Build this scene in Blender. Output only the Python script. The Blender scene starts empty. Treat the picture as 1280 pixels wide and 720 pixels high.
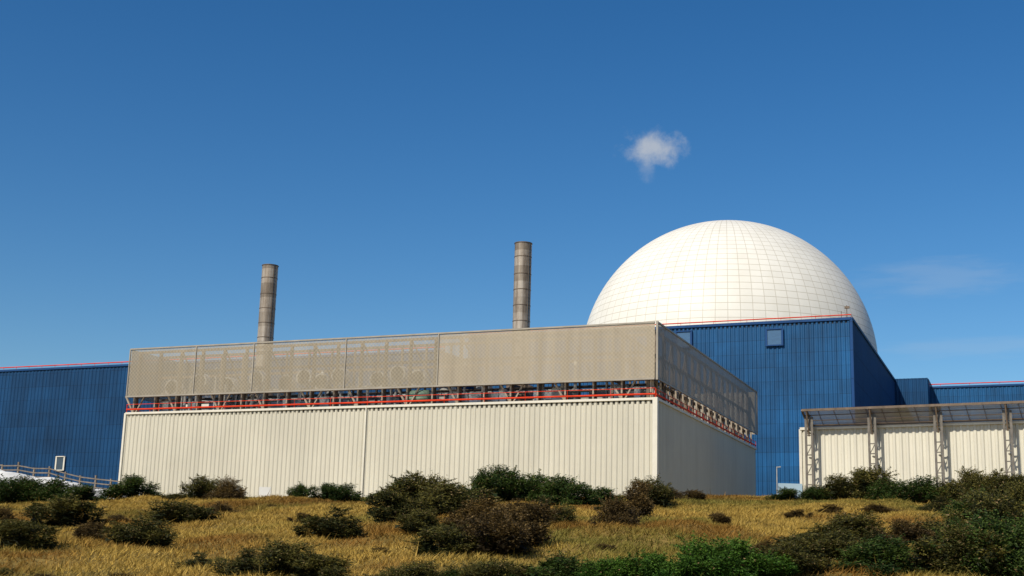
import bpy, math, random
import numpy as np
from mathutils import Vector, Matrix
random.seed(7); rng=np.random.default_rng(11)
scene=bpy.context.scene
R_=math.radians
GB=-1.0   # level to which walls go down (eye level = 0)

# ------------------------------------------------------------------ materials
def nodes(name):
    m=bpy.data.materials.new(name); m.use_nodes=True
    nt=m.node_tree; b=nt.nodes['Principled BSDF']; return m,nt,b
def ramp(nt,fac,stops):
    r=nt.nodes.new('ShaderNodeValToRGB'); e=r.color_ramp.elements
    while len(e)<len(stops): e.new(0.5)
    for i,(p,c) in enumerate(stops):
        e[i].position=p; e[i].color=(c[0],c[1],c[2],1)
    nt.links.new(fac,r.inputs[0]); return r.outputs[0]
def noise(nt,scale,detail=4,rough=.6,mapscale=(1,1,1),coord='Object'):
    tc=nt.nodes.new('ShaderNodeTexCoord'); mp=nt.nodes.new('ShaderNodeMapping')
    mp.inputs['Scale'].default_value=mapscale
    n=nt.nodes.new('ShaderNodeTexNoise'); n.inputs['Scale'].default_value=scale
    n.inputs['Detail'].default_value=detail; n.inputs['Roughness'].default_value=rough
    nt.links.new(tc.outputs[coord],mp.inputs[0]); nt.links.new(mp.outputs[0],n.inputs[0])
    return n.outputs[0]
def mulc(nt,a,b,f=1.0):
    x=nt.nodes.new('ShaderNodeMix'); x.data_type='RGBA'; x.blend_type='MULTIPLY'
    x.inputs[0].default_value=f
    nt.links.new(a,x.inputs[6]); nt.links.new(b,x.inputs[7]); return x.outputs[2]
def math_(nt,op,a,b=None,c=None):
    n=nt.nodes.new('ShaderNodeMath'); n.operation=op
    for i,v in enumerate((a,b,c)):
        if v is None: continue
        if isinstance(v,(int,float)): n.inputs[i].default_value=v
        else: nt.links.new(v,n.inputs[i])
    return n.outputs[0]
def simple(name,col,rough=.6,metal=0.,var=.2,scale=.6,mapscale=(1,1,1),spec=.3):
    m,nt,b=nodes(name)
    n=noise(nt,scale,5,.6,mapscale)
    lo=[c*(1-var) for c in col]; hi=[min(1,c*(1+var*.6)) for c in col]
    nt.links.new(ramp(nt,n,[(.3,lo),(.7,hi)]),b.inputs['Base Color'])
    b.inputs['Roughness'].default_value=rough; b.inputs['Metallic'].default_value=metal
    b.inputs['Specular IOR Level'].default_value=spec
    return m
def cladding(name,col,var=.12,band=3.2,bandamt=.06,streak=.16,rough=.5,joint=2.2,spec=.3,rib=0.):
    """sheet cladding: vertical run-off streaks, big fade patches, sheet-to-sheet tone, lap joints"""
    m,nt,b=nodes(name)
    base=nt.nodes.new('ShaderNodeRGB'); base.outputs[0].default_value=(*col,1)
    st=ramp(nt,noise(nt,1.0,5,.65,(1.3,1.3,.05)),[(.3,[1-streak]*3),(.7,[1.0]*3)])
    pt=ramp(nt,noise(nt,.09,5,.65),[(.32,[1-var]*3),(.68,[1.0]*3)])
    c=mulc(nt,base.outputs[0],st); c=mulc(nt,c,pt)
    tc=nt.nodes.new('ShaderNodeTexCoord'); sp=nt.nodes.new('ShaderNodeSeparateXYZ')
    nt.links.new(tc.outputs['Object'],sp.inputs[0])
    z=math_(nt,'DIVIDE',sp.outputs[2],band)
    fr=math_(nt,'FRACT',z)
    ln=math_(nt,'LESS_THAN',fr,.045)
    al=math_(nt,'ADD',math_(nt,'MULTIPLY',sp.outputs[0],.9163),math_(nt,'MULTIPLY',sp.outputs[1],-.4005))
    cv=nt.nodes.new('ShaderNodeCombineXYZ')
    nt.links.new(math_(nt,'FLOOR',z),cv.inputs[0]); nt.links.new(math_(nt,'FLOOR',math_(nt,'DIVIDE',al,4.62)),cv.inputs[1])
    wn=nt.nodes.new('ShaderNodeTexWhiteNoise'); wn.noise_dimensions='2D'; nt.links.new(cv.outputs[0],wn.inputs['Vector'])
    v=math_(nt,'MULTIPLY_ADD',wn.outputs[0],bandamt,1-bandamt)
    v=math_(nt,'MULTIPLY_ADD',ln,-bandamt*joint,v)
    cc=nt.nodes.new('ShaderNodeCombineColor')
    for i in range(3): nt.links.new(v,cc.inputs[i])
    c=mulc(nt,c,cc.outputs[0])
    nt.links.new(c,b.inputs['Base Color']); b.inputs['Roughness'].default_value=rough
    b.inputs['Specular IOR Level'].default_value=spec
    return m
def mesh_screen(name,col,pitch,tmin,tmax):
    """perforated sheet: UV in metres, fine hole grid"""
    m,nt,b=nodes(name)
    n=noise(nt,.9,5,.65,(1.2,1.2,.07))
    nt.links.new(ramp(nt,n,[(.3,[c*.82 for c in col]),(.7,col)]),b.inputs['Base Color'])
    b.inputs['Roughness'].default_value=.6; b.inputs['Specular IOR Level'].default_value=.25
    tc=nt.nodes.new('ShaderNodeTexCoord'); sp=nt.nodes.new('ShaderNodeSeparateXYZ')
    nt.links.new(tc.outputs['UV'],sp.inputs[0])
    k=2*math.pi/pitch
    a=math_(nt,'SINE',math_(nt,'MULTIPLY',sp.outputs[0],k))
    c=math_(nt,'SINE',math_(nt,'MULTIPLY',sp.outputs[1],k))
    p=math_(nt,'MULTIPLY_ADD',math_(nt,'MULTIPLY',a,c),.5,.5)
    f=math_(nt,'MULTIPLY_ADD',p,tmax-tmin,tmin)
    t=nt.nodes.new('ShaderNodeBsdfTransparent'); mx=nt.nodes.new('ShaderNodeMixShader')
    nt.links.new(f,mx.inputs[0]); nt.links.new(b.outputs[0],mx.inputs[1]); nt.links.new(t.outputs[0],mx.inputs[2])
    nt.links.new(mx.outputs[0],nt.nodes['Material Output'].inputs[0])
    return m
def attr_mat(name,rough=.7,trans=.0):
    m,nt,b=nodes(name)
    a=nt.nodes.new('ShaderNodeVertexColor'); a.layer_name='Col'
    nt.links.new(a.outputs[0],b.inputs['Base Color']); b.inputs['Roughness'].default_value=rough
    b.inputs['Specular IOR Level'].default_value=.15
    if trans>0:
        tr=nt.nodes.new('ShaderNodeBsdfTranslucent'); nt.links.new(a.outputs[0],tr.inputs[0])
        mx=nt.nodes.new('ShaderNodeMixShader'); mx.inputs[0].default_value=trans
        nt.links.new(b.outputs[0],mx.inputs[1]); nt.links.new(tr.outputs[0],mx.inputs[2])
        nt.links.new(mx.outputs[0],nt.nodes['Material Output'].inputs[0])
    return m

M_cream=cladding('cream_cladding',(.62,.59,.485),streak=.13,band=30,bandamt=.03,joint=0)
M_cream2=cladding('cream_cladding_store',(.71,.685,.58),streak=.12,band=30,bandamt=.03,joint=0)
M_trim=simple('pale_trim',(.67,.64,.55),.5,var=.1)
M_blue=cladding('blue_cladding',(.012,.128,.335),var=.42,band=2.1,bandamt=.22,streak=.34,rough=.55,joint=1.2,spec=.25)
M_bluel=cladding('blue_cladding_dark',(.008,.074,.205),var=.38,band=2.4,bandamt=.2,streak=.34,rough=.6,joint=1.2,spec=.2)  # darker blue tone for the left hall and stair tower
M_blued=cladding('blue_trim_and_shade_side',(.010,.070,.225),var=.25,band=4.2,bandamt=.12,streak=.2,rough=.6,spec=.2)  # trim blue; also the reactor hall's side walls with shade painted into the colour
M_red=simple('red_rail_paint',(.68,.05,.015),.6,var=.2,spec=.1)
M_screen=mesh_screen('perforated_screen',(.41,.355,.265),.42,.04,.24)
M_screen2=mesh_screen('perforated_screen_open',(.40,.35,.26),.47,.20,.46)
M_screen_r=mesh_screen('perforated_screen_side',(.36,.32,.26),.6,.02,.30)
M_frame=simple('screen_frame_steel',(.33,.30,.25),.5,var=.2)
M_steel=simple('brown_steel',(.16,.12,.088),.55,.2,var=.35,scale=1.5)
M_strut=simple('pale_strut_steel',(.34,.29,.23),.55,.1,var=.3,scale=1.5)
M_galv=simple('galvanised_steel',(.42,.42,.40),.45,.4,var=.25,scale=2)
M_dark=simple('dark_roofing',(.06,.06,.058),.9,var=.3)
M_green=simple('green_tank_paint',(.30,.44,.32),.5,var=.1)
M_white=simple('white_paint',(.74,.73,.69),.5,var=.12)
M_glass=simple('dark_glass',(.03,.05,.08),.12,.0,var=.2,spec=.6)
M_louvre=simple('blue_grey_louvre',(.05,.13,.25),.5,var=.25,scale=3,mapscale=(.3,.3,6))
M_wood=simple('weathered_wood',(.22,.18,.14),.85,var=.35,scale=3)
M_sand=simple('white_sand',(.72,.71,.67),.9,var=.25,scale=.7)
M_sign=simple('sign_blue_white',(.35,.47,.55),.4,var=.1)

# stack material
M_stack,nt,b=nodes('weathered_stack_steel')
n1=ramp(nt,noise(nt,.9,6,.7,(1.5,1.5,.45)),[(.28,(.20,.155,.115)),(.5,(.42,.37,.31)),(.75,(.58,.54,.47))])
n2=ramp(nt,noise(nt,1.0,5,.7,(3,3,.08)),[(.35,(.6,.55,.5)),(.6,(1,1,1))])
tc=nt.nodes.new('ShaderNodeTexCoord'); sp=nt.nodes.new('ShaderNodeSeparateXYZ'); nt.links.new(tc.outputs['Object'],sp.inputs[0])
wn=nt.nodes.new('ShaderNodeTexWhiteNoise'); wn.noise_dimensions='1D'
nt.links.new(math_(nt,'FLOOR',math_(nt,'DIVIDE',sp.outputs[2],1.8)),wn.inputs['W'])
n3=ramp(nt,wn.outputs[0],[(0,(.6,.57,.53)),(1,(1,1,1))])
nt.links.new(mulc(nt,mulc(nt,n1,n2),n3),b.inputs['Base Color']); b.inputs['Roughness'].default_value=.5; b.inputs['Metallic'].default_value=.2

# ------------------------------------------------------------------ mesh helpers
class MB:
    def __init__(s): s.v=[];s.f=[];s.uv=[]
    def add(s,vs,fs,uvs=None):
        o=len(s.v); s.v+= [tuple(p) for p in vs]; s.f+=[tuple(o+i for i in f) for f in fs]
        s.uv+= (uvs if uvs else [(0,0)]*len(vs))
    def beam(s,p,q,w,h=None,up=(0,0,1)):
        h=h or w; p=Vector(p);q=Vector(q); d=(q-p).normalized(); up=Vector(up)
        if abs(d.dot(up))>.98: up=Vector((.9163,-.4005,0)) if abs(d.z)>.9 else Vector((0,1,0))
        a=d.cross(up).normalized(); c=a.cross(d).normalized()
        vs=[]
        for e in (p,q):
            for sa,sc in ((-1,-1),(1,-1),(1,1),(-1,1)): vs.append(e+a*sa*w/2+c*sc*h/2)
        s.add(vs,[(0,1,2,3),(7,6,5,4),(0,4,5,1),(1,5,6,2),(2,6,7,3),(3,7,4,0)])
    def pipe(s,p,q,r,n=10,r2=None,cap=True):
        r2=r if r2 is None else r2
        p=Vector(p);q=Vector(q); d=(q-p).normalized()
        up=Vector((0,0,1)) if abs(d.z)<.9 else Vector((1,0,0))
        a=d.cross(up).normalized(); c=a.cross(d)
        vs=[]
        for e,rr in ((p,r),(q,r2)):
            for i in range(n):
                t=2*math.pi*i/n; vs.append(e+a*math.cos(t)*rr+c*math.sin(t)*rr)
        fs=[(i,(i+1)%n,n+(i+1)%n,n+i) for i in range(n)]
        if cap: fs+=[tuple(range(n))[::-1],tuple(range(n,2*n))]
        s.add(vs,fs)
    def prism(s,pts,z0,z1):
        n=len(pts); vs=[(x,y,z0) for x,y in pts]+[(x,y,z1) for x,y in pts]
        s.add(vs,[(i,(i+1)%n,n+(i+1)%n,n+i) for i in range(n)]+[tuple(range(n))[::-1],tuple(range(n,2*n))])
    def corr(s,p0,p1,z0,z1,n,pitch,depth):
        p0=np.array(p0,float);p1=np.array(p1,float);L=np.linalg.norm(p1-p0);d=(p1-p0)/L;n=np.array(n,float)
        k=max(1,round(L/pitch)); pr=L/k; prof=[]
        for i in range(k):
            for fr,o in ((0,0),(.38,0),(.54,1),(.84,1)): prof.append(((i+fr)*pr,o*depth))
        prof.append((L,0)); vs=[]
        for t,o in prof:
            q=p0+d*t+n*o; vs+=[(q[0],q[1],z0),(q[0],q[1],z1)]
        s.add(vs,[(2*i,2*i+2,2*i+3,2*i+1) for i in range(len(prof)-1)])
    def obj(s,name,mat,parent=None,smooth=False):
        me=bpy.data.meshes.new(name); me.from_pydata(s.v,[],s.f); me.materials.append(mat)
        if any(u!=(0,0) for u in s.uv):
            l=me.uv_layers.new(name='UVMap')
            for lp in me.loops: l.data[lp.index].uv=s.uv[lp.vertex_index]
        if smooth:
            for p in me.polygons: p.use_smooth=True
        me.update()
        o=bpy.data.objects.new(name,me); scene.collection.objects.link(o)
        if parent: o.parent=parent
        return o
def empty(name):
    o=bpy.data.objects.new(name,None); scene.collection.objects.link(o); return o
def V2(p): return np.array(p,float)
def rail(mb,p0,p1,z,hs,r,post,ht,pr=None,inset=None):
    p0=V2(p0);p1=V2(p1)
    for h in hs: mb.pipe((p0[0],p0[1],z+h),(p1[0],p1[1],z+h),r if h==hs[0] else r*.35,6)
    L=np.linalg.norm(p1-p0);k=max(1,int(L/post))
    for i in range(k+1):
        q=p0+(p1-p0)*i/k; mb.pipe((q[0],q[1],z),(q[0],q[1],z+ht),pr or r*.8,6)

# ------------------------------------------------------------------ terrain
def bumps(x,y):
    return (.10*np.sin(x*.31+y*.17+1.3)+.07*np.sin(x*.73-y*.41+.4)+.05*np.sin(x*1.31+y*.9)+.035*np.sin(x*2.3-y*1.7+2.))
def gz(x,y):
    x=np.asarray(x,float);y=np.asarray(y,float)
    s=.0870*(y-22.0)
    c=3.306+np.where(y>60,(.0858*(np.minimum(y,66)-60)-.0858/12*(np.minimum(y,66)-60)**2),0)
    t=np.clip((y-66)/26,0,1); c=c-(t*t*(3-2*t))*0.9
    z=np.where(y<60,s,c)
    z=np.maximum(z,-1.7)
    tilt=.028*np.clip(x,-45,45)*np.clip(y/20,0,1)*np.clip((170-y)/80,0,1)
    m=np.clip((y-4)/12,0,1)*np.clip((110-y)/30,0,1)*np.clip((90-np.abs(x))/30,0,1)
    return z+tilt+bumps(x,y)*m
xs=np.concatenate([-np.geomspace(4500,50,22),np.arange(-48,48.1,.6),np.geomspace(50,4500,22)])
ys=np.concatenate([-np.geomspace(3000,12,14),np.arange(-10,76,.6),np.geomspace(77,6000,34)])
X,Y=np.meshgrid(xs,ys); Z=gz(X,Y)
nx,ny=len(xs),len(ys)
me=bpy.data.meshes.new('ground')
vs=np.stack([X,Y,Z],-1).reshape(-1,3)
idx=np.arange(nx*ny).reshape(ny,nx)
fs=np.stack([idx[:-1,:-1],idx[:-1,1:],idx[1:,1:],idx[1:,:-1]],-1).reshape(-1,4)
me.from_pydata(vs.tolist(),[],fs.tolist())
for p in me.polygons: p.use_smooth=True
M_ground,nt,b=nodes('dry_heath_soil')
c1=ramp(nt,noise(nt,.35,6,.6),[(.3,(.15,.12,.035)),(.5,(.28,.19,.05)),(.7,(.37,.25,.07))])
c2=ramp(nt,noise(nt,6,6,.7),[(.3,(.5,.5,.5)),(.7,(1,1,1))])
nt.links.new(mulc(nt,c1,c2),b.inputs['Base Color']); b.inputs['Roughness'].default_value=.95
b.inputs['Specular IOR Level'].default_value=.1
me.materials.append(M_ground)
g=bpy.data.objects.new('ground',me); scene.collection.objects.link(g)

# ------------------------------------------------------------------ tri-cloud mesh builder (grass / foliage)
def tri_mesh(name,P,C,mat,extra=None):
    """P (n,3,3) verts, C (n,3) colours"""
    n=len(P); me=bpy.data.meshes.new(name)
    me.vertices.add(n*3); me.vertices.foreach_set('co',P.reshape(-1).astype(np.float32))
    me.loops.add(n*3); me.loops.foreach_set('vertex_index',np.arange(n*3,dtype=np.int32))
    me.polygons.add(n); me.polygons.foreach_set('loop_start',np.arange(0,n*3,3,dtype=np.int32))
    me.update(calc_edges=True)
    col=me.color_attributes.new('Col','FLOAT_COLOR','POINT')
    c4=np.ones((n,3,4),np.float32); c4[:,:,:3]=C[:,None,:]
    col.data.foreach_set('color',c4.reshape(-1)); me.materials.append(mat); me.validate()
    return me
M_grass=attr_mat('dry_grass_blades',.7,.25)
M_leaf=attr_mat('gorse_foliage',.6,.15)

def wavenoise(x,y,seed,f0,octs=4,n=6):
    r=np.random.default_rng(seed); out=np.zeros_like(x); amp=1;tot=0
    for o in range(octs):
        f=f0*2**o
        for k in range(n):
            a=r.uniform(0,2*np.pi); ph=r.uniform(0,2*np.pi); ff=f*r.uniform(.7,1.4)
            out+=amp*np.sin((x*np.cos(a)+y*np.sin(a))*ff+ph)
        tot+=amp*math.sqrt(n/2); amp*=.6
    return out/tot
N=480000
yy=np.sqrt(rng.uniform(15.5**2,66**2,N)); xx=rng.uniform(-1,1,N)*(.43*yy+2)
zz=gz(xx,yy)
patch=wavenoise(xx,yy*.7,3,.35); patch2=wavenoise(xx,yy*.7,8,.45); tuft=wavenoise(xx,yy,21,2.2,3)
h=(.05+.08*rng.random(N)+.07*np.clip(tuft,0,1.5))*(1+1.2*(rng.random(N)>.994))
w=rng.uniform(.010,.022,N)*(yy/30)**.6
an=rng.uniform(0,2*np.pi,N); le=rng.normal(0,.75,(N,2))*h[:,None]; le[:,0]+=.25*h
B=np.stack([xx,yy,zz-.015],-1); D=np.stack([np.cos(an)*w,np.sin(an)*w,np.zeros(N)],-1)
T=B+np.stack([le[:,0],le[:,1],h],-1)
P=np.stack([B-D,B+D,T],1)
gold=np.array([.48,.315,.062]);straw=np.array([.58,.42,.13]);olive=np.array([.15,.155,.030]);rust=np.array([.28,.135,.028])
u=rng.random(N)[:,None]
C=gold*(1-u*.4)+straw*(u*.4)
m=np.clip(patch*1.5+.05+rng.normal(0,.13,N),0,1)[:,None]; C=C*(1-m*.75)+olive*m*.75
m=np.clip(patch2*1.5-.08+rng.normal(0,.13,N),0,1)[:,None]; C=C*(1-m*.8)+rust*m*.8
C*=(rng.uniform(.7,1.12,N)*(1-.32*np.clip(-tuft,0,1)))[:,None]
o=bpy.data.objects.new('grass',tri_mesh('grass',P,C,M_grass)); scene.collection.objects.link(o)

def bush_mesh(name,seed,kind,nl=13,nt_=9000):
    r=np.random.default_rng(seed)
    cs=[];rs=[]
    for i in range(nl):
        a=r.uniform(0,2*np.pi); d=r.uniform(0,.42)
        rr=r.uniform(.08,.20)*(1-.5*d)
        hz=r.uniform(.12,.84)*(1-(d/.5)**2*.6)
        cs.append((math.cos(a)*d,math.sin(a)*d,hz)); rs.append(rr)
    cs=np.array(cs);rs=np.array(rs)
    li=r.choice(nl,nt_,p=rs**2/np.sum(rs**2))
    dv=r.normal(size=(nt_,3)); dv[:,2]=dv[:,2]*.9+.25; dv/=np.linalg.norm(dv,axis=1)[:,None]
    rad=rs[li]*(r.uniform(.35,1.15,nt_)**.65)*(1+.35*np.sin(dv[:,0]*9+li)*np.sin(dv[:,2]*8+li*2))
    pos=cs[li]+dv*rad[:,None]*np.array([1,1,1.25])
    ns=60
    for k in range(ns):
        l=r.integers(nl); dd=r.normal(size=3); dd[2]=abs(dd[2])+.4; dd/=np.linalg.norm(dd)
        s0=int(r.integers(nt_-60)); q=r.uniform(.7,1.85,38)[:,None]
        pos[s0:s0+38]=cs[l]+dd*rs[l]*q*np.array([1,1,1.25])+r.normal(0,.009,(38,3))
    keep=pos[:,2]>-.03; pos=pos[keep];dv=dv[keep];li=li[keep];n=len(pos)
    ax=dv+r.normal(0,.7,(n,3)); ax/=np.linalg.norm(ax,axis=1)[:,None]
    sd=np.cross(ax,r.normal(size=(n,3))); sd/=np.linalg.norm(sd,axis=1)[:,None]
    L=r.uniform(.018,.042,n)[:,None]; W=r.uniform(.006,.012,n)[:,None]
    P=np.stack([pos-sd*W,pos+sd*W,pos+ax*L],1)
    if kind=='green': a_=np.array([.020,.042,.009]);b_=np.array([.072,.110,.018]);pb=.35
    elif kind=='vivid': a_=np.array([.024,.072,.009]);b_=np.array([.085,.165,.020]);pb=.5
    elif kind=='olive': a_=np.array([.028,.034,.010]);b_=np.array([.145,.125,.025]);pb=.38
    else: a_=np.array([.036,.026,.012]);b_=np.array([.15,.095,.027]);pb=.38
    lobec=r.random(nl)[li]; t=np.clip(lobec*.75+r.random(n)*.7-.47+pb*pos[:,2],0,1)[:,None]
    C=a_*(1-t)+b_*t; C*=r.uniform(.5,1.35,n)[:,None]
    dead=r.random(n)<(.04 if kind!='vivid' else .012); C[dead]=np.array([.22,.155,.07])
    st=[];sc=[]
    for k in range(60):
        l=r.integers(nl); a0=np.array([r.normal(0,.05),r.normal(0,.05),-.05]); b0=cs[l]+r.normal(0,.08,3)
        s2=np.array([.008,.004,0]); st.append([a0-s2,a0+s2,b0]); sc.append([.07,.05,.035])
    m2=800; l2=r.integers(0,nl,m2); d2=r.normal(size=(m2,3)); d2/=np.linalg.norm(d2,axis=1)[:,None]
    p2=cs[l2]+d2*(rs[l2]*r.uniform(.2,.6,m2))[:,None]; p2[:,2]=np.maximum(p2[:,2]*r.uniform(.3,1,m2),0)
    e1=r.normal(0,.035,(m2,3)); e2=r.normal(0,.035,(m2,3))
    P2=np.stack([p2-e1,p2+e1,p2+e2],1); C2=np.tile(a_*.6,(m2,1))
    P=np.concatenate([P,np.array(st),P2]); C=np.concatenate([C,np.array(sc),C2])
    return tri_mesh(name,P,C,M_leaf)
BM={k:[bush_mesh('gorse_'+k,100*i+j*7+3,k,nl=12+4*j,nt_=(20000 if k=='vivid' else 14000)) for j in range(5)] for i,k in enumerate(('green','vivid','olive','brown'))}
# survey table: entries -> (bearing, distance, width, height, kind) on the uniform slope
def PB(px,py,w,h,k):
    y=22.0/(1-((720-py)/1650)/.0870) if py>627 else 61.0
    if py>720: y=22-(py-720)*.12
    y=min(y,62)
    return ((px-632)/1672,y,w/1650*y,h/1650*y,k)
tab=[(-5,627,60,34,'green'),(18,626,60,36,'green'),(45,627,60,32,'green'),(75,628,70,28,'green'),(108,629,60,22,'green'),(168,628,62,27,'green'),(250,629,52,32,'olive'),(283,630,46,26,'brown'),(215,630,30,10,'olive'),
(85,660,88,38,'olive'),(122,676,52,26,'brown'),(183,685,80,38,'olive'),(225,653,78,28,'olive'),(280,645,44,18,'brown'),(30,691,90,34,'olive'),(2,652,34,22,'brown'),(8,691,50,38,'olive'),
(260,706,66,28,'olive'),(320,724,80,34,'olive'),(355,725,90,42,'olive'),(400,726,90,32,'olive'),(372,630,30,22,'green'),(405,631,44,24,'green'),(428,631,40,22,'green'),(378,655,34,16,'brown'),(420,670,92,40,'olive'),(478,633,56,22,'green'),
(455,690,30,12,'brown'),(495,660,80,38,'olive'),(520,640,80,40,'olive'),(505,634,60,34,'green'),(560,640,80,40,'green'),(560,655,100,38,'olive'),(605,631,60,44,'green'),(630,630,70,46,'green'),(665,630,70,42,'green'),(700,631,70,38,'green'),(735,632,60,26,'green'),(758,631,34,14,'green'),
(600,668,100,42,'brown'),(560,696,90,44,'olive'),(620,694,100,52,'brown'),(665,690,90,52,'brown'),(685,664,70,38,'olive'),(650,660,80,34,'brown'),(530,670,70,32,'olive'),(590,685,70,30,'olive'),
(495,724,80,28,'olive'),(530,725,80,34,'olive'),(565,724,70,26,'green'),(595,725,70,34,'olive'),(630,726,90,38,'olive'),(665,725,70,30,'green'),(700,726,100,38,'green'),(725,724,60,26,'olive'),(460,726,60,18,'olive'),
(775,667,60,38,'brown'),(795,645,60,40,'brown'),(815,636,50,34,'olive'),(840,632,40,22,'brown'),(868,632,36,18,'brown'),(900,660,36,16,'brown'),(755,690,26,10,'brown'),(765,640,40,16,'olive'),
(800,728,80,50,'vivid'),(835,729,90,64,'vivid'),(875,729,90,66,'vivid'),(915,729,90,60,'vivid'),(950,728,90,46,'vivid'),(760,727,70,34,'vivid'),(985,726,90,42,'olive'),
(1050,631,60,36,'olive'),(1080,631,70,44,'olive'),(1020,631,50,24,'green'),(990,631,50,20,'green'),(1110,632,56,28,'green'),(1150,632,76,32,'green'),(1185,632,60,36,'olive'),(1215,633,60,46,'olive'),(1245,636,70,44,'olive'),(1275,640,70,44,'olive'),
(1055,667,40,34,'brown'),(1020,682,90,24,'olive'),(1075,692,100,44,'olive'),(1010,714,110,42,'olive'),(1050,716,90,44,'olive'),(1100,724,120,48,'green'),(1150,716,100,46,'olive'),(1200,724,120,60,'olive'),(1240,694,110,74,'olive'),(1215,668,80,46,'green'),(1255,668,80,54,'green'),(1245,726,110,70,'green'),(1282,722,120,84,'green'),(1280,690,80,84,'olive'),(1160,692,80,34,'olive'),(1200,700,90,50,'green'),(1130,662,40,16,'brown'),(1125,700,70,34,'brown'),(1085,712,80,36,'olive'),(955,692,44,14,'brown'),(1000,650,30,12,'brown'),(1180,645,60,22,'olive'),(1100,645,44,14,'brown'),(1040,645,36,12,'brown'),
(330,690,34,12,'brown'),(150,655,30,12,'brown'),(60,720,60,14,'brown'),(160,716,40,12,'brown'),(340,640,26,8,'brown'),(700,700,40,16,'brown'),(480,690,40,14,'brown'),(860,690,30,10,'olive'),(5,722,40,16,'olive')]
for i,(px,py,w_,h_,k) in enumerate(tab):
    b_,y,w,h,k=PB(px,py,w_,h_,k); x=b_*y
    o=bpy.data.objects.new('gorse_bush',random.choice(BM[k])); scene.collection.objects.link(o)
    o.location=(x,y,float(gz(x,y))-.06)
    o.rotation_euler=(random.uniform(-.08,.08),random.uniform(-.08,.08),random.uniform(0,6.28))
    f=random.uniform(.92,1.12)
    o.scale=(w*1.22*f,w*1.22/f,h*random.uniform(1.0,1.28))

# ------------------------------------------------------------------ main building
Cn=V2((14.5,130));Ln=V2((-45.2,156.1));Rn=V2((33.2,177.2));Bn=Ln+Rn-Cn
dl=(Ln-Cn)/np.linalg.norm(Ln-Cn); dr=(Rn-Cn)/np.linalg.norm(Rn-Cn)
LL=np.linalg.norm(Ln-Cn); LR=np.linalg.norm(Rn-Cn)
nF=V2((-.4005,-.9163)); nS=V2((.93,-.3675))
ZT,ZS,ZL=25.3,19.6,17.65
root=empty('plant_building')
mb=MB()
mb.corr(Cn+dl*.3,Ln,GB,ZL,nF,.56,.075); mb.corr(Rn,Cn+dr*.3,GB,ZL,nS,.56,.075)
mb.corr(Ln,Bn,GB,ZL,-nS,.56,.075); mb.corr(Bn,Rn,GB,ZL,-nF,.56,.075)
mb.obj('corrugated_walls',M_cream,root)
mb=MB(); mb.prism([Cn,Rn,Bn,Ln],ZL-.5,ZL-.05); mb.obj('roof_deck',M_dark,root)
mb=MB()
def P3(p,z): return (p[0],p[1],z)
o_=.12
mb.beam(P3(Cn+nF*o_,ZL-.02),P3(Ln+nF*o_,ZL-.02),.22,.24); mb.beam(P3(Cn+nS*o_+dr*.2,ZL-.02),P3(Rn+nS*o_,ZL-.02),.22,.24)
mb.beam(P3(Cn+nF*.05+nS*.05,GB),P3(Cn+nF*.05+nS*.05,ZL+.1),.5,.5)
q=Cn+dl*32.6+nF*.1; mb.beam(P3(q,GB),P3(q,ZL),.34,.12)
mb.beam(P3(Ln+nF*.06,GB),P3(Ln+nF*.06,ZL),.4,.25)
mb.obj('corner_and_coping_trim',M_trim,root)
# screens
seams=[0,24.1,35.5,47.6,55.6,LL]; off=.25
mb=MB();mb2=MB()
for i,(a,b_) in enumerate(zip(seams[:-1],seams[1:])):
    p=Cn+dl*a+nF*off;q=Cn+dl*b_+nF*off
    (mb2 if i in(2,3,4,1) else mb).add([P3(p,ZS),P3(q,ZS),P3(q,ZT),P3(p,ZT)],[(0,1,2,3)],[(a+.01,ZS),(b_,ZS),(b_,ZT),(a+.01,ZT)])
mb.add([P3(Ln,ZS),P3(Bn,ZS),P3(Bn,ZT),P3(Ln,ZT)],[(0,1,2,3)],[(.1,ZS),(LR,ZS),(LR,ZT),(.1,ZT)])
mb.add([P3(Bn,ZS),P3(Rn,ZS),P3(Rn,ZT),P3(Bn,ZT)],[(0,1,2,3)],[(.1,ZS),(LL,ZS),(LL,ZT),(.1,ZT)])
mb.obj('perforated_screens',M_screen,root); mb2.obj('perforated_screens_open',M_screen2,root)
mb=MB(); p=Cn+nS*off;q=Rn+nS*off
mb.add([P3(p,ZS),P3(q,ZS),P3(q,ZT),P3(p,ZT)],[(0,1,2,3)],[(.1,ZS),(LR,ZS),(LR,ZT),(.1,ZT)])
mb.obj('perforated_screen_side',M_screen_r,root)
mb=MB()
for (a,b_,n) in ((Cn,Ln,nF),(Cn,Rn,nS)):
    e=n*(off+.02)
    for z in (ZS,ZT): mb.beam(P3(a+e,z),P3(b_+e,z),.16,.16)
for s in seams[1:]:
    q=Cn+dl*s+nF*(off+.03); mb.beam(P3(q,ZS),P3(q,ZT),.13,.13)
q=Cn+nF*off+nS*off; mb.beam(P3(q,ZS-.1),P3(q,ZT+.1),.22,.22)
q=Cn+dr*LR+nS*(off+.03); mb.beam(P3(q,ZS),P3(q,ZT),.16,.16)
mb.obj('screen_frames',M_frame,root)
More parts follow.
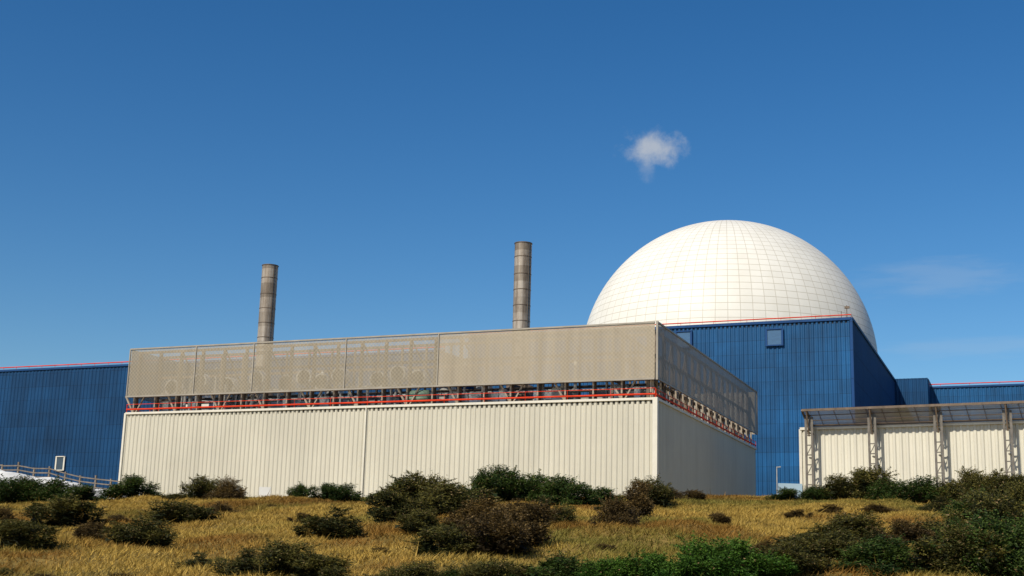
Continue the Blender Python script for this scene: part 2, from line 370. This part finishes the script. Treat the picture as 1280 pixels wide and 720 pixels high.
# steel structure behind screens
mb=MB();mp_=MB()
for (a,d,n,L) in ((Cn,dl,nF,LL),(Cn,dr,nS,LR)):
    for row in (.9,4.6):
        k=int(L/3.0)
        for i in range(k+1):
            q=a+d*(.6+i*(L-1.2)/k)-n*row
            mb.beam(P3(q,ZL-.05),P3(q,ZT-.2),.3 if row<2 else .2)
            if i%2==0 and i<k and row<2:
                q2=a+d*(.6+(i+1)*(L-1.2)/k)-n*row
                mb.beam(P3(q,ZS+.1),P3(q2,ZT-.3),.13)
                mp_.beam(P3(q2+n*.4,ZL),P3(q2+d*1.3+n*.4,ZS+.2),.2)
                if i%4==0: mp_.beam(P3(q2+n*.4-d*.25,ZL),P3(q2-d*1.5+n*.4,ZS+.2),.16)
            if row<2: mp_.beam(P3(q+n*.45,ZL),P3(q+n*.45,ZS+.2),.18)
        for z in (ZS+.15,ZS+2.9,ZT-.3):
            mb.beam(P3(a+d*.5-n*row,z),P3(a+d*(L-.5)-n*row,z),.2,.28)
mb.obj('steel_frame',M_steel,root); mp_.obj('screen_struts',M_strut,root)
# red handrail
mb=MB()
rail(mb,Cn+nF*.06,Ln+nF*.06,ZL+.1,(.36,.95),.095,4.4,.95,.025)
rail(mb,Cn+nS*.06,Rn+nS*.06,ZL+.1,(.34,.85),.095,3.2,.9,.03)
rail(mb,Ln,Bn,ZL,(.5,1.),.06,2.2,1.05)
mb.obj('red_handrail',M_red,root)
# plant on the roof
rr=random.Random(5)
mg=MB();mw=MB();md=MB()
def at(s,dp): return Cn+dl*s-nF*dp
for i in range(13):
    s=3+i*4.75; q=at(s,7.5+rr.uniform(-.6,.6)); L=rr.uniform(1.3,2.)
    if i in(3,9): continue
    M=mg if i%3 else mw
    M.beam(P3(q-dl*L,ZL+1.15),P3(q+dl*L,ZL+1.15),2.2,2.0)
    if rr.random()<.6: M.pipe(P3(q,ZL+2.1),P3(q,ZL+3.2),1.0,20); md.pipe(P3(q,ZL+3.2),P3(q,ZL+3.3),.85,16)
for i,s in enumerate((28,30.5,33.,38,40.3,42.6,45,49,53,57,61)):       # axial fans facing the screen
    q=at(s,2.6); z=ZS+ (2.0 if i%2 else 1.4)
    mw.pipe(P3(q,z),P3(q-nF*.9,z),1.0,22); md.pipe(P3(q+nF*.02,z),P3(q-nF*.1,z),.8,18)
for z,dp,r in ((ZL+.75,2.2,.14),(ZL+1.5,3.2,.18),(ZS+.7,3.6,.25)):
    mg.pipe(P3(at(1.5,dp),z),P3(at(LL-2,dp),z),r,10)
for i in range(40):
    s=rr.uniform(2,LL-3);dp=rr.uniform(1.2,4.5)
    (mw if i%2 else mg).pipe(P3(at(s,dp),ZL),P3(at(s,dp),ZL+rr.uniform(1.6,5.5)),rr.uniform(.09,.24),8)
for i in range(26):
    s=rr.uniform(2,LL-3);q=at(s,1.6)
    (mw if i%3==0 else mg).beam(P3(q,ZL+.8),P3(q+dl*rr.uniform(.5,1.4),ZL+.8+rr.uniform(-.1,.1)),.5,rr.uniform(.5,1.7))
for i in range(9):
    q=Cn+dr*(4+i*5)-nS*5; (mg if i%2 else mw).beam(P3(q,ZL+1.1),P3(q+dr*2.6,ZL+1.1),1.8,2.)
for z,dp in ((ZL+.6,1.8),(ZL+1.4,2.6)): mg.pipe(P3(Cn+dr*2-nS*dp,z),P3(Cn+dr*(LR-2)-nS*dp,z),.16,8)
mg.obj('ducts_and_chillers',M_galv,root);mw.obj('fan_units',M_white,root);md.obj('fan_grilles',M_dark,root)
mb=MB(); q=at(26.8,1.2); mb.pipe(P3(q-dl*1.1,ZL+1.15),P3(q+dl*1.1,ZL+1.15),.65,20); mb.obj('green_tank',M_green,root,True)

# chimneys
def chimney(x,y,zt,lean=0):
    r=.97; rt=empty('chimney_stack')
    mb=MB(); mb.pipe((x,y,ZL-.1),(x,y,zt),r,28,cap=False); mb.pipe((x,y,ZL+1),(x,y,zt),r-.1,28,cap=False)
    o=mb.obj('shaft',M_stack,rt,True)
    mb=MB()
    for i,dz in enumerate((0,1.6,3.6,5.4,7.2,9.0,10.8,12.6)):
        e=.06 if i==0 else .03; 
        z0,z1=zt-dz-.05,zt-dz+.03
        mb.pipe((x,y,z0),(x,y,z1),r+e,28,cap=False)
        for zz in (z0,z1):
            mb.add([(x+math.cos(t)*(r-.02 if k else r+e),y+math.sin(t)*(r-.02 if k else r+e),zz) for k in (0,1) for t in [2*math.pi*j/28 for j in range(28)]],
               [(j,(j+1)%28,28+(j+1)%28,28+j) for j in range(28)])
    mb.obj('flange_rings',M_steel,rt)
    mb=MB()
    for s in (-.2,.2): mb.pipe((x+.77+s*.6,y-.87+s*.6,ZL+2),(x+.77+s*.6,y-.87+s*.6,zt-.2),.03,6)
    for k in range(int((zt-ZL-2)/.4)):
        zz=ZL+2+k*.4; mb.pipe((x+.65,y-.99,zz),(x+.89,y-.75,zz),.02,5)
    mb.obj('ladder',M_steel,rt)
    mb=MB(); mb.pipe((x,y,ZL-.05),(x,y,ZL+3.0),1.5,28); mb.obj('base_plinth',M_steel,rt,True)
chimney(-29.75,158,36.5); chimney(1.15,145,36.9)

# ------------------------------------------------------------------ blue reactor hall
def window(mf,mg,p,d,n,z,w,h,fr=.18):
    """framed opening proud of wall, p centre on wall line"""
    p=V2(p);a=p-d*w/2;b=p+d*w/2
    for zz in (z-h/2,z+h/2): mf.beam(P3(a+n*.3,zz),P3(b+n*.3,zz),.3,fr)
    for e in (a,b): mf.beam(P3(e+n*.3,z-h/2-fr/2),P3(e+n*.3,z+h/2+fr/2),fr,.3)
    mg.beam(P3(a+n*.2,z),P3(b+n*.2,z),.2,h-.02)
ur=V2((.9163,-.4005)); ub=V2((.3695,.9292))
root=empty('reactor_hall_building')
A=V2((49.9,190)); A0=A-ur*62; A2=A+ub*63; A3=A0+ub*63; H=38.4
nR=V2((.9292,-.3695))
mb=MB(); mb.corr(A0,A-ur*.2,GB,H,nF,.66,.1); mb.corr(A3,A0,GB,H,-nR,.66,.1); mb.obj('front_cladding',M_blue,root)
mb=MB(); mb.corr(A+ub*.2,A2,GB,H,nR,.66,.1); mb.corr(A2,A3,GB,H,-nF,.66,.1); mb.obj('side_cladding',M_blued,root)  # walls away from the sun: shade is put into the darker cladding colour
mb=MB(); mb.prism([A0,A,A2,A3],H-.6,H-.1); mb.obj('roof',M_dark,root)
mb=MB(); mb.beam(P3(A0+nF*.12,H),P3(A+nF*.12,H),.3,.4); mb.beam(P3(A+nR*.12,H),P3(A2+nR*.12,H),.3,.4)
mb.beam(P3(A,GB),P3(A,H+.1),.4,.4); 
mb.obj('blue_flashings',M_blued,root)
mb=MB(); rail(mb,A0,A,H+.1,(.5,),.09,5,.6,.03); rail(mb,A,A2,H+.1,(.4,),.04,2.5,.5,.03); mb.obj('red_handrail',M_red,root)
mf=MB();mg=MB()
def hall_pt(t): return A-ur*t
for t in (11.3,25.3): window(mf,mg,hall_pt(t),ur,nF,H-2.3 if t<20 else H-2.0,2.4,2.5)
mf.obj('window_frames',M_blued,root); mg.obj('window_louvres',M_louvre,root)
mb=MB(); mb.pipe(P3(A-ur*.6,H),P3(A-ur*.6,H+2.0),.07,6); mb.beam(P3(A-ur*.9,H+1.7),P3(A-ur*.2,H+1.7),.25,.35); mb.pipe(P3(A-ur*1.4,H),P3(A-ur*1.4,H+1.2),.05,6)
mb.obj('roof_antenna',M_steel,root)
# step block at far corner + right blue hall
root=empty('auxiliary_building')
S1=V2((78.7,245.6)); S0=S1-ur*9
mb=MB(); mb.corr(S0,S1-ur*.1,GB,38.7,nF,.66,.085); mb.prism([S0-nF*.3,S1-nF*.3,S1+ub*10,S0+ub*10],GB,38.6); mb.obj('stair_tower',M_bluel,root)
T0=V2((77.6,252));T1=T0+V2((62,-29.0)); dT=(T1-T0)/np.linalg.norm(T1-T0); nT=V2((dT[1],-dT[0])); nT=nT if nT[1]<0 else -nT
mb=MB(); mb.corr(T0,T1,GB,37.6,nT,.75,.1); mb.prism([T0-nT*.4,T1-nT*.4,T1-nT*20,T0-nT*20],GB,37.4); mb.obj('blue_cladding_walls',M_blue,root)
mb=MB(); mb.beam(P3(T0+nT*.12,37.6),P3(T1+nT*.12,37.6),.3,.35); mb.obj('blue_flashing',M_blued,root)
mb=MB(); rail(mb,T0,T1,37.7,(.5,),.1,5,.6,.03); mb.obj('red_handrail',M_red,root)
# left blue turbine hall
root=empty('turbine_hall_building')
Q0=V2((-67.1,230)); Qa=Q0+ur*62; Qb=Q0-ur*110
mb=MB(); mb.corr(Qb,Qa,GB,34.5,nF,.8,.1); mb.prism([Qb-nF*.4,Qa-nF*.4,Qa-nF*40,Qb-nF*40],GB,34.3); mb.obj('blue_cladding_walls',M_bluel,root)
mb=MB(); mb.beam(P3(Qb+nF*.12,34.5),P3(Qa+nF*.12,34.5),.3,.35); mb.obj('blue_flashing',M_blued,root)
mb=MB(); rail(mb,Qb,Qa,34.6,(.5,),.1,3,.6,.035); mb.obj('red_handrail',M_red,root)
mf=MB();mg=MB(); pw=Q0-ur*12.8; window(mf,mg,pw,ur,nF,17.4,1.8,2.4,.14); mf.obj('window_frame',M_trim,root); mg.obj('window_glass',M_glass,root)

# ------------------------------------------------------------------ dome
R=26.3
M_dome,nt,b=nodes('white_dome_cladding')
NLO,NLA=80,32
tc=nt.nodes.new('ShaderNodeTexCoord'); sp=nt.nodes.new('ShaderNodeSeparateXYZ'); nt.links.new(tc.outputs['Object'],sp.inputs[0])
lon=math_(nt,'MULTIPLY',math_(nt,'ARCTAN2',sp.outputs[1],sp.outputs[0]),NLO/(2*math.pi))
lat=math_(nt,'MULTIPLY',math_(nt,'ARCSINE',math_(nt,'DIVIDE',sp.outputs[2],R+.05)),NLA/(math.pi/2))
rad=math_(nt,'SQRT',math_(nt,'ADD',math_(nt,'MULTIPLY',sp.outputs[0],sp.outputs[0]),math_(nt,'MULTIPLY',sp.outputs[1],sp.outputs[1])))
dlon=math_(nt,'MULTIPLY',math_(nt,'PINGPONG',lon,.5),math_(nt,'MULTIPLY',rad,2*math.pi/NLO))
dlat=math_(nt,'MULTIPLY',math_(nt,'PINGPONG',lat,.5),R*math.pi/2/NLA)
l1=math_(nt,'MULTIPLY',math_(nt,'LESS_THAN',dlon,.055),.85); l2=math_(nt,'LESS_THAN',dlat,.055)
ln=math_(nt,'MAXIMUM',l1,l2)
wn=nt.nodes.new('ShaderNodeTexWhiteNoise'); wn.noise_dimensions='2D'; cv=nt.nodes.new('ShaderNodeCombineXYZ')
nt.links.new(math_(nt,'FLOOR',lon),cv.inputs[0]); nt.links.new(math_(nt,'FLOOR',lat),cv.inputs[1]); nt.links.new(cv.outputs[0],wn.inputs['Vector'])
pv=math_(nt,'MULTIPLY_ADD',wn.outputs[0],.05,.95)
cc=nt.nodes.new('ShaderNodeCombineColor')
for i in range(3): nt.links.new(pv,cc.inputs[i])
mx=nt.nodes.new('ShaderNodeMix'); mx.data_type='RGBA'; mx.inputs[6].default_value=(.77,.755,.69,1); mx.inputs[7].default_value=(.52,.49,.41,1)
nt.links.new(ln,mx.inputs[0])
dirt=ramp(nt,noise(nt,.25,5,.6,(1,1,.4)),[(.3,(.92,.91,.89)),(.7,(1,1,1))])
c=mulc(nt,mulc(nt,mx.outputs[2],cc.outputs[0]),dirt)
nt.links.new(c,b.inputs['Base Color']); b.inputs['Roughness'].default_value=.5; b.inputs['Specular IOR Level'].default_value=.25
vs=[];fs=[]
nlon,nlat=160,60
for j in range(nlat+1):
    la=R_(-12)+(R_(90)-R_(-12))*j/nlat
    for i in range(nlon):
        lo=2*math.pi*i/nlon; vs.append((R*math.cos(la)*math.cos(lo),R*math.cos(la)*math.sin(lo),R*math.sin(la)))
for j in range(nlat):
    for i in range(nlon): fs.append((j*nlon+i,j*nlon+(i+1)%nlon,(j+1)*nlon+(i+1)%nlon,(j+1)*nlon+i))
mb=MB(); mb.v=vs; mb.f=fs; mb.uv=[(0,0)]*len(vs)
o=mb.obj('reactor_dome',M_dome,None,True); o.location=(39.1,235,38.1)

# ------------------------------------------------------------------ right cream store with steel posts and awning
root=empty('corrugated_store_building')
W0=V2((33.5,151)); dW=V2((.868,-.496)); nW=V2((-.496,-.868)); LW=46; ZW=17.4
W1=W0+dW*LW
mb=MB(); mb.corr(W0,W1,GB,ZW,nW,.72,.12); mb.prism([W0-nW*.3,W1-nW*.3,W1-nW*12,W0-nW*12],GB,ZW-.1); mb.obj('corrugated_walls',M_cream2,root)
mb=MB(); mb.beam(P3(W0+nW*.14,ZW+.05),P3(W1+nW*.14,ZW+.05),.3,.3); mb.beam(P3(W0+nW*.05,GB),P3(W0+nW*.05,ZW),.35,.3); mb.obj('trim',M_trim,root)
mb=MB();ml=MB();ms=MB()
ps=[1.5+7.1*i for i in range(7)]; ZA=1.85
for t in ps:
    q=W0+dW*t
    for s in (-.36,.36):
        e=q+nW*1.7+dW*s; ml.beam(P3(e,GB),P3(e,ZW+1.2),.19,.24)
    z=0
    while z<ZW+.5:
        ml.beam(P3(q+nW*1.7-dW*.3,z),P3(q+nW*1.7+dW*.3,z),.12,.12); 
        if int(z/1.1)%2==0: ml.beam(P3(q+nW*1.7-dW*.3,z),P3(q+nW*1.7+dW*.3,z+1.1),.08,.08)
        z+=1.1
    for z in (6.,10.,14.,16.8): ml.beam(P3(q+nW*1.7,z),P3(q+nW*.1,z),.16,.16)
    ml.beam(P3(q+nW*1.65,ZW+.1),P3(q+nW*1.65,ZW+1.3),.4,.4)
    mb.beam(P3(q+nW*.2,ZW+.35),P3(q+nW*2.6,ZW+ZA-.05),.2,.26)
    mb.beam(P3(q+nW*1.7,ZW-1.0),P3(q+nW*2.6,ZW+ZA-.1),.14,.14)
S=W0+dW*1.0
mb.beam(P3(S+nW*2.6,ZW+ZA),P3(W1+nW*2.6,ZW+ZA),.22,.26)
mb.beam(P3(S+nW*.35,ZW+.35),P3(W1+nW*.35,ZW+.35),.2,.24)
mb.beam(P3(S+nW*.35,ZW+.35),P3(S+nW*2.6,ZW+ZA),.2,.2)
for f in (.33,.66):
    mb.beam(P3(S+nW*(.35+2.25*f),ZW+.35+(ZA-.35)*f),P3(W1+nW*(.35+2.25*f),ZW+.35+(ZA-.35)*f),.08,.1)
k=int(LW/1.77)-1
for i in range(k): 
    q=S+dW*(i*1.775); mb.beam(P3(q+nW*.35,ZW+.42),P3(q+nW*2.6,ZW+ZA+.05),.06,.08)
a=S+nW*.35;b2=S+nW*2.6;c2=W1+nW*2.6;d2=W1+nW*.35
ms.add([P3(a,ZW+.5),P3(d2,ZW+.5),P3(c2,ZW+ZA+.15),P3(b2,ZW+ZA+.15)],[(0,1,2,3)],[(.01,0),(LW,0),(LW,2.7),(.01,2.7)])
ms.obj('awning_mesh',mesh_screen('awning_mesh_sheet',(.65,.65,.6),.3,.3,.6),root)
mb.obj('awning_steelwork',M_steel,root); ml.obj('lattice_posts',simple('grey_brown_steel',(.17,.155,.135),.55,.3,var=.3,scale=2),root)

# ------------------------------------------------------------------ sand embankment + fence
def emb_top(x): return 6.15-(x+34.3)*(.155) if x>-34.3 else 6.15+(-x-34.3)*.03
def emb(x,y):
    base=float(gz(x,y)); t=emb_top(x)
    k=max(0,1-abs(y-92)/9.0); k=k*k*(3-2*k)
    fade=min(1,max(0,(-20-x)/5.0))
    return base-.15+(t-base+.15)*k*fade+(.10*math.sin(x*1.3+y)+.07*math.sin(x*3.1-y*2))*k*fade
vs=[];fs=[];ex=np.arange(-75,-18,.5);ey=np.arange(82,102.1,.5)
for y in ey:
    for x in ex: vs.append((x,y,emb(x,y)+.02+random.uniform(-.03,.03)))
n=len(ex)
for j in range(len(ey)-1):
    for i in range(n-1): fs.append((j*n+i,j*n+i+1,(j+1)*n+i+1,(j+1)*n+i))
mb=MB(); mb.v=vs;mb.f=fs;mb.uv=[(0,0)]*len(vs); mb.obj('sand_embankment',M_sand,None,True)
mb=MB(); fx=-75
prev=None
while fx<-24:
    z=emb(fx,93.5); h=1.05+random.uniform(-.12,.12)
    mb.beam((fx,93.5,z-.2),(fx+random.uniform(-.06,.06),93.5,z+h),.11,.11)
    if prev:
        for k in (.3,.6,.9): mb.beam((prev[0],93.45,prev[1]+k),(fx,93.45,z+k),.05,.08)
    prev=(fx,z); fx+=1.1
mb.obj('wooden_fence',M_wood)
# lamp post, signs
root=empty('lamp_post'); mb=MB(); mb.pipe((24.4,120,1),(24.4,120,10.4),.06,8,.045); mb.beam((24.4,120,10.35),(24.75,120,10.4),.14,.1); mb.obj('pole_and_head',M_galv,root)
root=empty('information_sign'); mb=MB()
for s in (0,1.6): mb.pipe((20.6+s,100,2),(20.6+s,100,7.3),.06,8)
mb.obj('posts',M_galv,root); mb=MB(); mb.beam((20.4,99.9,6.95),(22.2,99.9,6.95),.06,.95); mb.obj('board',M_sign,root)
root=empty('marker_sign'); mb=MB(); mb.pipe((-14.4,80,2),(-14.4,80,4.4),.05,8); mb.obj('post',M_galv,root)
mb=MB(); mb.beam((-14.8,79.9,4.6),(-14.1,79.9,4.6),.05,.5); mb.obj('board',M_white,root)

# ------------------------------------------------------------------ light + sky
el=R_(42); s=Vector((-.66*math.cos(el),-.751*math.cos(el),math.sin(el)))
L=bpy.data.lights.new('sun','SUN'); L.energy=4.7; L.angle=R_(.5); L.color=(1,.91,.76)
lo=bpy.data.objects.new('sun',L); scene.collection.objects.link(lo); lo.rotation_euler=s.to_track_quat('Z','Y').to_euler()
w=bpy.data.worlds.new('World'); scene.world=w; w.use_nodes=True; nt=w.node_tree
bg=nt.nodes['Background']; sky=nt.nodes.new('ShaderNodeTexSky'); sky.sky_type='NISHITA'; sky.sun_disc=False
sky.sun_elevation=el; sky.sun_rotation=math.atan2(s.x,s.y)%(2*math.pi); sky.air_density=1.0; sky.dust_density=.7; sky.ozone_density=2.6
hs=nt.nodes.new('ShaderNodeHueSaturation'); hs.inputs['Hue'].default_value=.499; hs.inputs['Saturation'].default_value=1.34; hs.inputs['Value'].default_value=1.0
nt.links.new(sky.outputs[0],hs.inputs['Color'])
# contrast of the sky: scale to ~1, gamma, scale back
k1=nt.nodes.new('ShaderNodeVectorMath'); k1.operation='SCALE'; k1.inputs['Scale'].default_value=.25; nt.links.new(hs.outputs[0],k1.inputs[0])
gm=nt.nodes.new('ShaderNodeGamma'); gm.inputs[1].default_value=1.13; nt.links.new(k1.outputs[0],gm.inputs[0])
k2=nt.nodes.new('ShaderNodeVectorMath'); k2.operation='SCALE'; k2.inputs['Scale'].default_value=4.25; nt.links.new(gm.outputs[0],k2.inputs[0])
tc=nt.nodes.new('ShaderNodeTexCoord')
def cloud(center,ext,nscale,amp,opac,col,prev,stretch=(1,1,1)):
    sub=nt.nodes.new('ShaderNodeVectorMath'); sub.operation='SUBTRACT'; sub.inputs[1].default_value=center
    nt.links.new(tc.outputs['Generated'],sub.inputs[0])
    dv=nt.nodes.new('ShaderNodeVectorMath'); dv.operation='DIVIDE'; dv.inputs[1].default_value=ext; nt.links.new(sub.outputs[0],dv.inputs[0])
    ln=nt.nodes.new('ShaderNodeVectorMath'); ln.operation='LENGTH'; nt.links.new(dv.outputs[0],ln.inputs[0])
    mp=nt.nodes.new('ShaderNodeMapping'); mp.inputs['Scale'].default_value=stretch; nt.links.new(tc.outputs['Generated'],mp.inputs[0])
    nz=nt.nodes.new('ShaderNodeTexNoise'); nz.inputs['Scale'].default_value=nscale; nz.inputs['Detail'].default_value=7; nz.inputs['Roughness'].default_value=.6
    nt.links.new(mp.outputs[0],nz.inputs[0])
    v=math_(nt,'SUBTRACT',1.0,ln.outputs['Value'])
    v=math_(nt,'ADD',v,math_(nt,'MULTIPLY',math_(nt,'SUBTRACT',nz.outputs[0],.5),amp))
    mr=nt.nodes.new('ShaderNodeMapRange'); mr.interpolation_type='SMOOTHSTEP'; mr.inputs[1].default_value=0; mr.inputs[2].default_value=1.05
    mr.inputs[3].default_value=0; mr.inputs[4].default_value=opac; nt.links.new(v,mr.inputs[0])
    mx=nt.nodes.new('ShaderNodeMix'); mx.data_type='RGBA'; nt.links.new(mr.outputs[0],mx.inputs[0]); nt.links.new(prev,mx.inputs[6]); mx.inputs[7].default_value=col
    return mx.outputs[2]
c=cloud((.1049,.943,.3166),(.029,.05,.0165),70,1.7,.66,(6.3,6.4,6.4,1),k2.outputs[0])
c=cloud((.098,.945,.305),(.009,.04,.014),90,2.0,.2,(5.6,6.0,6.4,1),c)
c=cloud((.311,.925,.217),(.085,.2,.018),22,2.4,.15,(5.5,6.0,6.4,1),c,(.6,1,4))
c=cloud((.33,.925,.17),(.10,.2,.010),18,2.6,.12,(5.5,6.0,6.4,1),c,(.5,1,6))
nt.links.new(c,bg.inputs[0]); bg.inputs[1].default_value=.095

# ------------------------------------------------------------------ camera
p=math.atan(361/1650); th=.028
r0=Vector((1,0,0));u0=Vector((0,-math.sin(p),math.cos(p)));f0=Vector((0,math.cos(p),math.sin(p)))
r=r0*math.cos(th)+u0*math.sin(th); u=-r0*math.sin(th)+u0*math.cos(th)
cam=bpy.data.cameras.new('camera'); cam.lens=1650/1280*36; cam.sensor_width=36; cam.clip_end=12000; cam.clip_start=.1
co=bpy.data.objects.new('camera',cam); scene.collection.objects.link(co)
co.matrix_world=Matrix(((r.x,u.x,-f0.x,0),(r.y,u.y,-f0.y,0),(r.z,u.z,-f0.z,0),(0,0,0,1)))
scene.camera=co
scene.view_settings.view_transform='Standard'; scene.view_settings.look='None'; scene.view_settings.exposure=0
